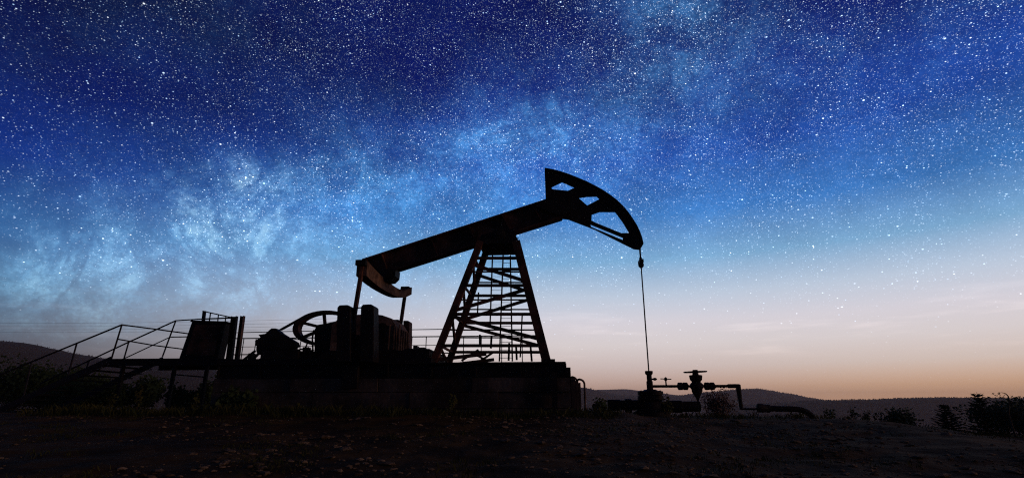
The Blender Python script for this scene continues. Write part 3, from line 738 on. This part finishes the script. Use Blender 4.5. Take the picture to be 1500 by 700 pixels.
# landing floor, edge beams and legs
la, lb2 = P(163, 525, YA), P(318, 528, YA)
nla = 6
for k in range(nla):
    xa = lerp(la.x, lb2.x + .25, k / nla) + .006; xb = lerp(la.x, lb2.x + .25, (k + 1) / nla) - .006
    MB().box((xa, YA + .05, la.z - .05), (xb, YB - .05, la.z - .015)).build('landing_plate', BLACK, st)
MB().bar((la.x, YA, la.z - .09), (lb2.x, YA, la.z - .09), .17, .05, (0, 1, 0)).build('edge_beam', BLACK, st)
MB().bar((la.x, YB, la.z - .09), (lb2.x, YB, la.z - .09), .17, .05, (0, 1, 0)).build('edge_beam', BLACK, st)
for px, Y in ((176, YA), (252, YB), (252, YA), (300, YA), (300, YB)):
    x = P(px, 560, Y).x
    MB().box((x - .035, Y - .035, terrain(x, Y) - .1), (x + .035, Y + .035, la.z - .18)).build('leg', BLACK, st)
MB().bar(P(252, 548, YA), P(300, 552, YA), .03, .03).build('leg_brace', BLACK, st)

# cabinet standing on the landing
cbz = la.z - .012
cab = thing('control_cabinet', (P(300, 527, 13.5).x, 13.7, cbz), 'black sheet steel control cabinet leaning on the landing', 'cabinet')
cq = [P(262, 524, 13.3), P(318, 527, 13.3), P(330, 472, 13.3), P(281, 471, 13.3)]
cq[0].z = cq[1].z = cbz
cbody = MB().prism(cq, 13.3, 13.6).build('body', BLACK, cab)
bv = cbody.modifiers.new('b', 'BEVEL'); bv.width = .012; bv.segments = 2
ins = [P(272, 519, 13.3), P(314, 521, 13.3), P(323, 476.5, 13.3), P(287, 475.5, 13.3)]
dr = MB().prism(ins, 13.275, 13.298).build('door', STEEL, cab)
MB().bar(P(311, 500, 13.27), P(312.5, 491, 13.27), .025, .03).build('handle', BLACK, dr)
MB().prism([P(279, 471, 13.3) , P(331.5, 472.4, 13.3), P(332, 470.6, 13.3), P(281, 469, 13.3)], 13.27, 13.63).build('cover', BLACK, cab)
# guard frame above the cabinet
gf = thing('guard_frame', P(320, 470, 14.3), 'small steel guard frame rising above the control cabinet', 'railing')
def gfb(a, b, w, h=.03): MB().bar(P(*a, 14.3), P(*b, 14.3), w, h).build('bar', RAILM, gf)
gfb((291, 527), (299.5, 455.5), .075, .06)
gfb((297, 455.5), (340, 465), .03); gfb((308.5, 457.5), (306, 475), .02); gfb((320, 460.5), (318.5, 475), .018); gfb((297, 467.5), (338, 466), .02); gfb((331, 462.5), (329.5, 474), .018)
# two channel posts beside it
for (a, b, w, lb, mm) in (((337, 531), (345, 463.5), .14, 'thick dark steel channel post against the cabinet side', BLACK), ((348, 531), (357, 463), .085, 'thin rust edged steel channel post right of the cabinet', STEEL)):
    pa, pb = P(*a, 13.25), P(*b, 13.25); pa.z = cbz + .01 if False else pa.z
    t = thing('channel_post', pa, lb, 'post')
    MB().bar(pa, pb, w, .02).build('web', mm, t)
    d = Vector(((pb - pa).z, 0, -(pb - pa).x)).normalized()
    for s_ in (-1, 1):
        MB().bar(pa + d * s_ * (w / 2 - .006) + Vector((0, -.05, 0)), pb + d * s_ * (w / 2 - .006) + Vector((0, -.05, 0)), .012, .08).build('flange', RUST if (s_ > 0 and mm == STEEL) else mm, t)
    MB().lathe(pa.lerp(pb, .6) + Vector((0, -.02, 0)), (0, -1, 0), [(0, .03), (.03, .03)], 8).build('bolt', mm, t)

# ------------------------------------------------------------------ overhead line
pole_p = P(521, 462, 46.0)
zg = terrain(pole_p.x, 46.0, False)
up = thing('utility_pole', (pole_p.x, 46, zg), 'timber utility pole mostly hidden behind the counterweights', 'pole')
MB().tube([(pole_p.x, 46, zg - .5), (pole_p.x, 46, pole_p.z)], .13, 10, .09).build('pole', WOODM, up, True)
MB().box((pole_p.x - .05, 44.9, pole_p.z - .55), (pole_p.x + .05, 47.1, pole_p.z - .43)).build('crossarm', WOODM, up)
lp = P(-330, 468, 58.0); zg2 = terrain(lp.x, 58, False)
up2 = thing('utility_pole', (lp.x, 58, zg2), 'timber utility pole carrying the overhead wires beyond the left edge', 'pole')
MB().tube([(lp.x, 58, zg2 - .5), (lp.x, 58, lp.z + .6)], .13, 10, .09).build('pole', WOODM, up2, True)
MB().box((lp.x - .05, 56.9, lp.z - .1), (lp.x + .05, 59.1, lp.z + .02)).build('crossarm', WOODM, up2)
for k, (dy, dzz) in enumerate(((-1.0, .1), (-.35, -.22), (.35, -.50), (1.0, -.74))):
    a = Vector((lp.x, 58 + dy, lp.z + dzz)); b = Vector((pole_p.x, 46 + dy, pole_p.z - .43 + dzz * .6)); pts = []
    for i in range(25):
        t = i / 24; p = a.lerp(b, t); p.z -= .55 * 4 * t * (1 - t); pts.append(p)
    w = MB().tube(pts, .0075, 5).build('overhead_wire', WIRE, None, False, tuple(a))
    tag(w, ['topmost', 'second', 'third', 'lowest'][k] + ' thin overhead wire crossing the sky left of the stairs', 'wire', 'overhead wires')

# ------------------------------------------------------------------ vegetation
def leaf_cloud(m, c, rx_, ry_, rz_, n, size, rnd, droop=0):
    for _ in range(n):
        while True:
            p = Vector((rnd.uniform(-1, 1), rnd.uniform(-1, 1), rnd.uniform(-1, 1)))
            if .25 < p.length < 1: break
        p = Vector((c.x + p.x * rx_, c.y + p.y * ry_, c.z + p.z * rz_))
        d = Vector((rnd.gauss(0, 1), rnd.gauss(0, 1), rnd.gauss(0, 1) - droop)).normalized(); u = d.orthogonal().normalized()
        s = size * rnd.uniform(.6, 1.4); w = u * s * .38
        m.add([p, p + d * s * .5 + w, p + d * s, p + d * s * .5 - w], [(0, 1, 2, 3)])
def bush(name, base, w, h, n, size, lm, label, cat, seed, group=None, twigs=9, lean=0, sparse=1.0):
    rnd = random.Random(seed); t = thing(name, base, label, cat, group); base = Vector(base)
    m = MB(); f = MB()
    for k in range(twigs):
        a = rnd.uniform(0, 6.28); sp = rnd.uniform(.1, 1); hh_ = h * rnd.uniform(.6, 1.05) * (1 - .35 * sp)
        tip = base + Vector((math.cos(a) * w / 2 * sp + lean, math.sin(a) * w / 2 * sp, hh_))
        md = base.lerp(tip, .5) + Vector((rnd.uniform(-.1, .1) * w, rnd.uniform(-.1, .1) * w, .08 * h))
        m.tube([base - Vector((0, 0, .06)), md, tip], max(.004, .012 * h), 5, .002)
        for q in range(3):
            cc = md.lerp(tip, q / 2.2); r_ = w * rnd.uniform(.09, .2)
            leaf_cloud(f, cc, r_, r_, r_ * 1.1, int(n / twigs / 3 * sparse) + 1, size, rnd)
    m.build('stems', BARK if lm is not DRY else DRY, t); f.build('foliage', lm, t); return t
def gp(px, Y, dz_=0):
    x = P(px, 600, Y).x; return Vector((x, Y, terrain(x, Y) + dz_))
bush('dry_bush', gp(1056, 14.6), 1.15, .72, 1500, .05, DRY, 'leafless reddish dry bush behind the gate valve', 'bush', 21, None, 34)
bush('shrub', gp(880, 15.0), .75, .30, 500, .06, LEAF, 'low dark green shrub between foundation and wellhead', 'shrub', 22)
bush('shrub', gp(1313, 15.4), 1.1, .56, 1500, .07, LEAF, 'rounded dark shrub between the flowline and the small fir', 'shrub', 24, None, 14)
bush('weed', gp(977, 12.7), .22, .50, 120, .06, WEED, 'yellow green weed sprouting beside the wellhead flange', 'weed', 25, None, 5)
bush('weed', gp(661, 11.35), .34, .36, 130, .055, WEED, 'bright green weed in front of the concrete foundation', 'weed', 26, None, 6)
bush('weed', gp(1249, 14.6), .3, .42, 90, .05, LEAF, 'spindly tall weed left of the rounded shrub', 'weed', 27, None, 4)
bush('weed', gp(1268, 14.9), .45, .5, 160, .05, LEAF, 'forked weed just left of the rounded shrub', 'weed', 28, None, 6)
bush('weed', gp(1212, 14.2), .4, .25, 120, .05, LEAF, 'low weed behind the end of the bent pipe', 'weed', 29, None, 6)
for k, (px, Y, w, h, lb) in enumerate(((95, 15.6, 1.6, .9, 'dark shrub behind the lower stair posts'), (345, 11.5, .9, .45, 'low shrub at the left corner of the foundation'), (150, 16.4, 1.5, 1.0, 'tall dark shrub seen below the landing'), (15, 16.6, 2.6, 1.45, 'broad dark shrub at the left edge behind the stair foot'), (60, 17.4, 2.8, 1.5, 'broad dark shrub behind the middle of the stair'), (120, 17.8, 2.8, 1.4, 'broad dark shrub behind the top of the stair'), (200, 17.0, 2.2, 1.1, 'broad dark shrub behind the landing posts'), (318, 16.8, 1.8, .9, 'dark shrub behind the left end of the foundation'), (255, 14.0, 1.2, .62, 'leafy dark shrub between the landing legs'))):
    bush('shrub', gp(px, Y), w, h, int(1300 * max(1, w ** 1.3)), .085, LEAF, lb, 'shrub', 40 + k, None, 12)
for k, (px, Y, h, lb) in enumerate(((158, 11.8, .5, 'dry yellowish weed left of the landing legs'), (200, 11.6, .62, 'tall dry weed below the landing'), (283, 11.4, .42, 'brownish weed near the foundation corner'), (437, 11.3, .16, 'small golden weed at the foundation foot under the pulley'))):
    bush('weed', gp(px, Y), .28, h, 70, .05, WEED, lb, 'weed', 60 + k, None, 5)
def conifer(base, h, w, label, seed, group=None, dens=1.0, lean=0):
    rnd = random.Random(seed); base = Vector(base); t = thing('young_conifer', base, label, 'tree', group)
    tip = base + Vector((lean, 0, h)); MB().tube([base - Vector((0, 0, .1)), base.lerp(tip, .5), tip], .035 * h, 7, .004).build('trunk', BARK, t)
    f = MB(); nl = int(8 + h * 6)
    for i in range(nl):
        u = i / nl; z = .06 + .9 * u; L_ = w / 2 * (1 - u) ** .85 * rnd.uniform(.75, 1.2) + .03
        nb = max(4, int(7 * (1 - u) + 3))
        for k in range(nb):
            a = 6.283 * (k + rnd.random() * .7) / nb; c = base.lerp(tip, z)
            d = Vector((math.cos(a), math.sin(a), -.12 + .5 * u)); l = L_ * rnd.uniform(.55, 1.1); n = max(5, int(l * 34 * dens))
            up_ = Vector((0, 0, .25 * l))
            for j in range(n):
                s = (j + .6) / n; q = c + d * l * s + up_ * s * s
                for sd2 in (-1, 1):
                    v = Vector((-d.y * sd2, d.x * sd2, rnd.uniform(-.35, .35))).normalized() * .10 * (1.1 - .6 * s) * rnd.uniform(.6, 1.3) + d * .05
                    o_ = Vector((0, 0, .011))
                    f.add([q - d * .012 - o_, q + d * .012 + o_, q + v], [(0, 1, 2)])
    f.build('crown', NEEDLE, t); return t
conifer(gp(1384, 15.2), .70, .72, 'small lone fir right of the rounded shrub', 71)
conifer(gp(1437, 14.2), .98, 1.0, 'taller young fir at the left of the right edge thicket', 72)
bush('shrub', gp(1463, 14.9), 1.5, .92, 2600, .075, LEAF, 'loose tall shrub filling the middle of the right edge thicket', 'shrub', 73, None, 16)
bush('shrub', gp(1496, 14.0), 1.5, .86, 2600, .075, LEAF, 'dark shrub mass cut by the right edge of the picture', 'shrub', 74, None, 16)
tw = gp(1478, 13.4); b0 = P(1478, 600, 13.4)
tg = MB().tube([tw - Vector((0, 0, .1)), P(1477, 605, 13.4), P(1478.5, 588, 13.4), P(1477, 580, 13.4), P(1473, 576, 13.4), P(1467, 574.5, 13.4)], .022, 6, .006).build('bare_twig', BARK, None, True, tuple(tw))
tag(tg, 'thin bare twig hooking left above the right edge thicket', 'twig')

# grass along the pad and stones over the slope
def grass():
    rnd = random.Random(8); m = MB()
    def tuft(x, y, n, h):
        z = terrain(x, y)
        for _ in range(n):
            px = x + rnd.gauss(0, .05); py = y + rnd.gauss(0, .05); a = rnd.uniform(0, 6.28); hh_ = h * rnd.uniform(.4, 1.2); w = .004 + .004 * rnd.random()
            dx, dy = math.cos(a) * w, math.sin(a) * w; lx, ly = rnd.gauss(0, .35) * hh_, rnd.gauss(0, .35) * hh_
            m.add([(px - dx, py - dy, z - .02), (px + dx, py + dy, z - .02), (px + lx * .4, py + ly * .4, z + hh_ * .6), (px + lx, py + ly, z + hh_)], [(0, 1, 2), (2, 1, 3)])
    for _ in range(900):
        x = rnd.uniform(-11, 1.2); y = rnd.gauss(11.15, .28)
        tuft(x, y, 9, rnd.uniform(.05, .17) * (1.3 if x < -3 else .8))
    for _ in range(420):
        x = rnd.uniform(1.0, 11); y = rnd.uniform(12.3, 15.5)
        tuft(x, y, 8, rnd.uniform(.05, .16))
    for _ in range(3600):
        y = rnd.uniform(4.6, 11.2); x = rnd.uniform(-1.05 * y, .95 * y)
        if noise.noise(Vector((x * .8, y * .8, 2))) < .08 + .25 * rnd.random(): continue
        tuft(x, y, 7, rnd.uniform(.02, .06))
    tag(m.build('grass', GRASSM), 'sparse dusty grass along the pad and over the slope', None, None, 'stuff')
grass()
def stone_mesh(seed, flat_=.6):
    rnd = random.Random(seed); t = (1 + 5 ** .5) / 2
    v = [(-1, t, 0), (1, t, 0), (-1, -t, 0), (1, -t, 0), (0, -1, t), (0, 1, t), (0, -1, -t), (0, 1, -t), (t, 0, -1), (t, 0, 1), (-t, 0, -1), (-t, 0, 1)]
    f = [(0, 11, 5), (0, 5, 1), (0, 1, 7), (0, 7, 10), (0, 10, 11), (1, 5, 9), (5, 11, 4), (11, 10, 2), (10, 7, 6), (7, 1, 8), (3, 9, 4), (3, 4, 2), (3, 2, 6), (3, 6, 8), (3, 8, 9), (4, 9, 5), (2, 4, 11), (6, 2, 10), (8, 6, 7), (9, 8, 1)]
    sx, sy = rnd.uniform(.7, 1.3), rnd.uniform(.7, 1.2)
    return [Vector((a * sx * rnd.uniform(.75, 1.2), b * sy * rnd.uniform(.75, 1.2), c * flat_ * rnd.uniform(.7, 1.2))) * .52 for a, b, c in v], f
SM = [stone_mesh(s) for s in range(8)]
def in_view_x(y, rnd): return rnd.uniform(-1.08 * y - .3, .98 * y + .3)
def gravel():
    rnd = random.Random(9); m = MB()
    for _ in range(13000):
        y = 4.6 + 7.6 * rnd.random() ** .8; x = in_view_x(y, rnd)
        dn = noise.noise(Vector((x * .5, y * .5, 9))) + .55 * math.exp(-((x - 1.8) / 4.8) ** 2)
        if rnd.random() > .12 + 1.0 * dn: continue
        s = .007 + .026 * rnd.random() ** 3.2; v, f = rnd.choice(SM); a = rnd.uniform(0, 6.28); ca, sa = math.cos(a), math.sin(a); z = terrain(x, y) + s * .12
        m.add([(x + (p.x * ca - p.y * sa) * s * 1.5, y + (p.x * sa + p.y * ca) * s * 1.3, z + p.z * s) for p in v], f)
    tag(m.build('gravel', ROCK), 'scattered pale gravel on the dark slope', None, None, 'stuff')
gravel()
rs = random.Random(31); sm_me = []
for i in range(6):
    v, f = stone_mesh(100 + i, .55); me = bpy.data.meshes.new('stone'); me.from_pydata(v, [], f); me.materials.append(ROCK); me.update(); sm_me.append(me)
for i in range(70):
    y = 5.2 + 6.4 * rs.random(); x = in_view_x(y, rs) * .8 + 1.0; s = rs.uniform(.035, .075)
    o = bpy.data.objects.new('stone', sm_me[i % 6]); COL.objects.link(o)
    o.scale = (s * 1.5, s * 1.2, s * .8); o.rotation_euler = (rs.uniform(-.2, .2), rs.uniform(-.2, .2), rs.uniform(0, 6.28)); o.location = (x, y, terrain(x, y) + s * .12)
    tag(o, 'loose pale stone lying on the dark slope before the pump', 'stone', 'loose stones on the slope')

# ------------------------------------------------------------------ dusk haze
hz = bpy.data.materials.new('dusk_air'); hz.use_nodes = True
for n in list(hz.node_tree.nodes): hz.node_tree.nodes.remove(n)
vo = hz.node_tree.nodes.new('ShaderNodeVolumePrincipled'); mo_ = hz.node_tree.nodes.new('ShaderNodeOutputMaterial')
vo.inputs['Color'].default_value = (.92, .74, .66, 1); vo.inputs['Density'].default_value = .00026; vo.inputs['Anisotropy'].default_value = .2
hz.node_tree.links.new(vo.outputs[0], mo_.inputs['Volume'])
h = MB().box((-3100, -3100, -60), (3100, 3100, 75)).build('haze', hz, None)
tag(h, 'thin dusk haze lying over the valley and hills', None, None, 'stuff')
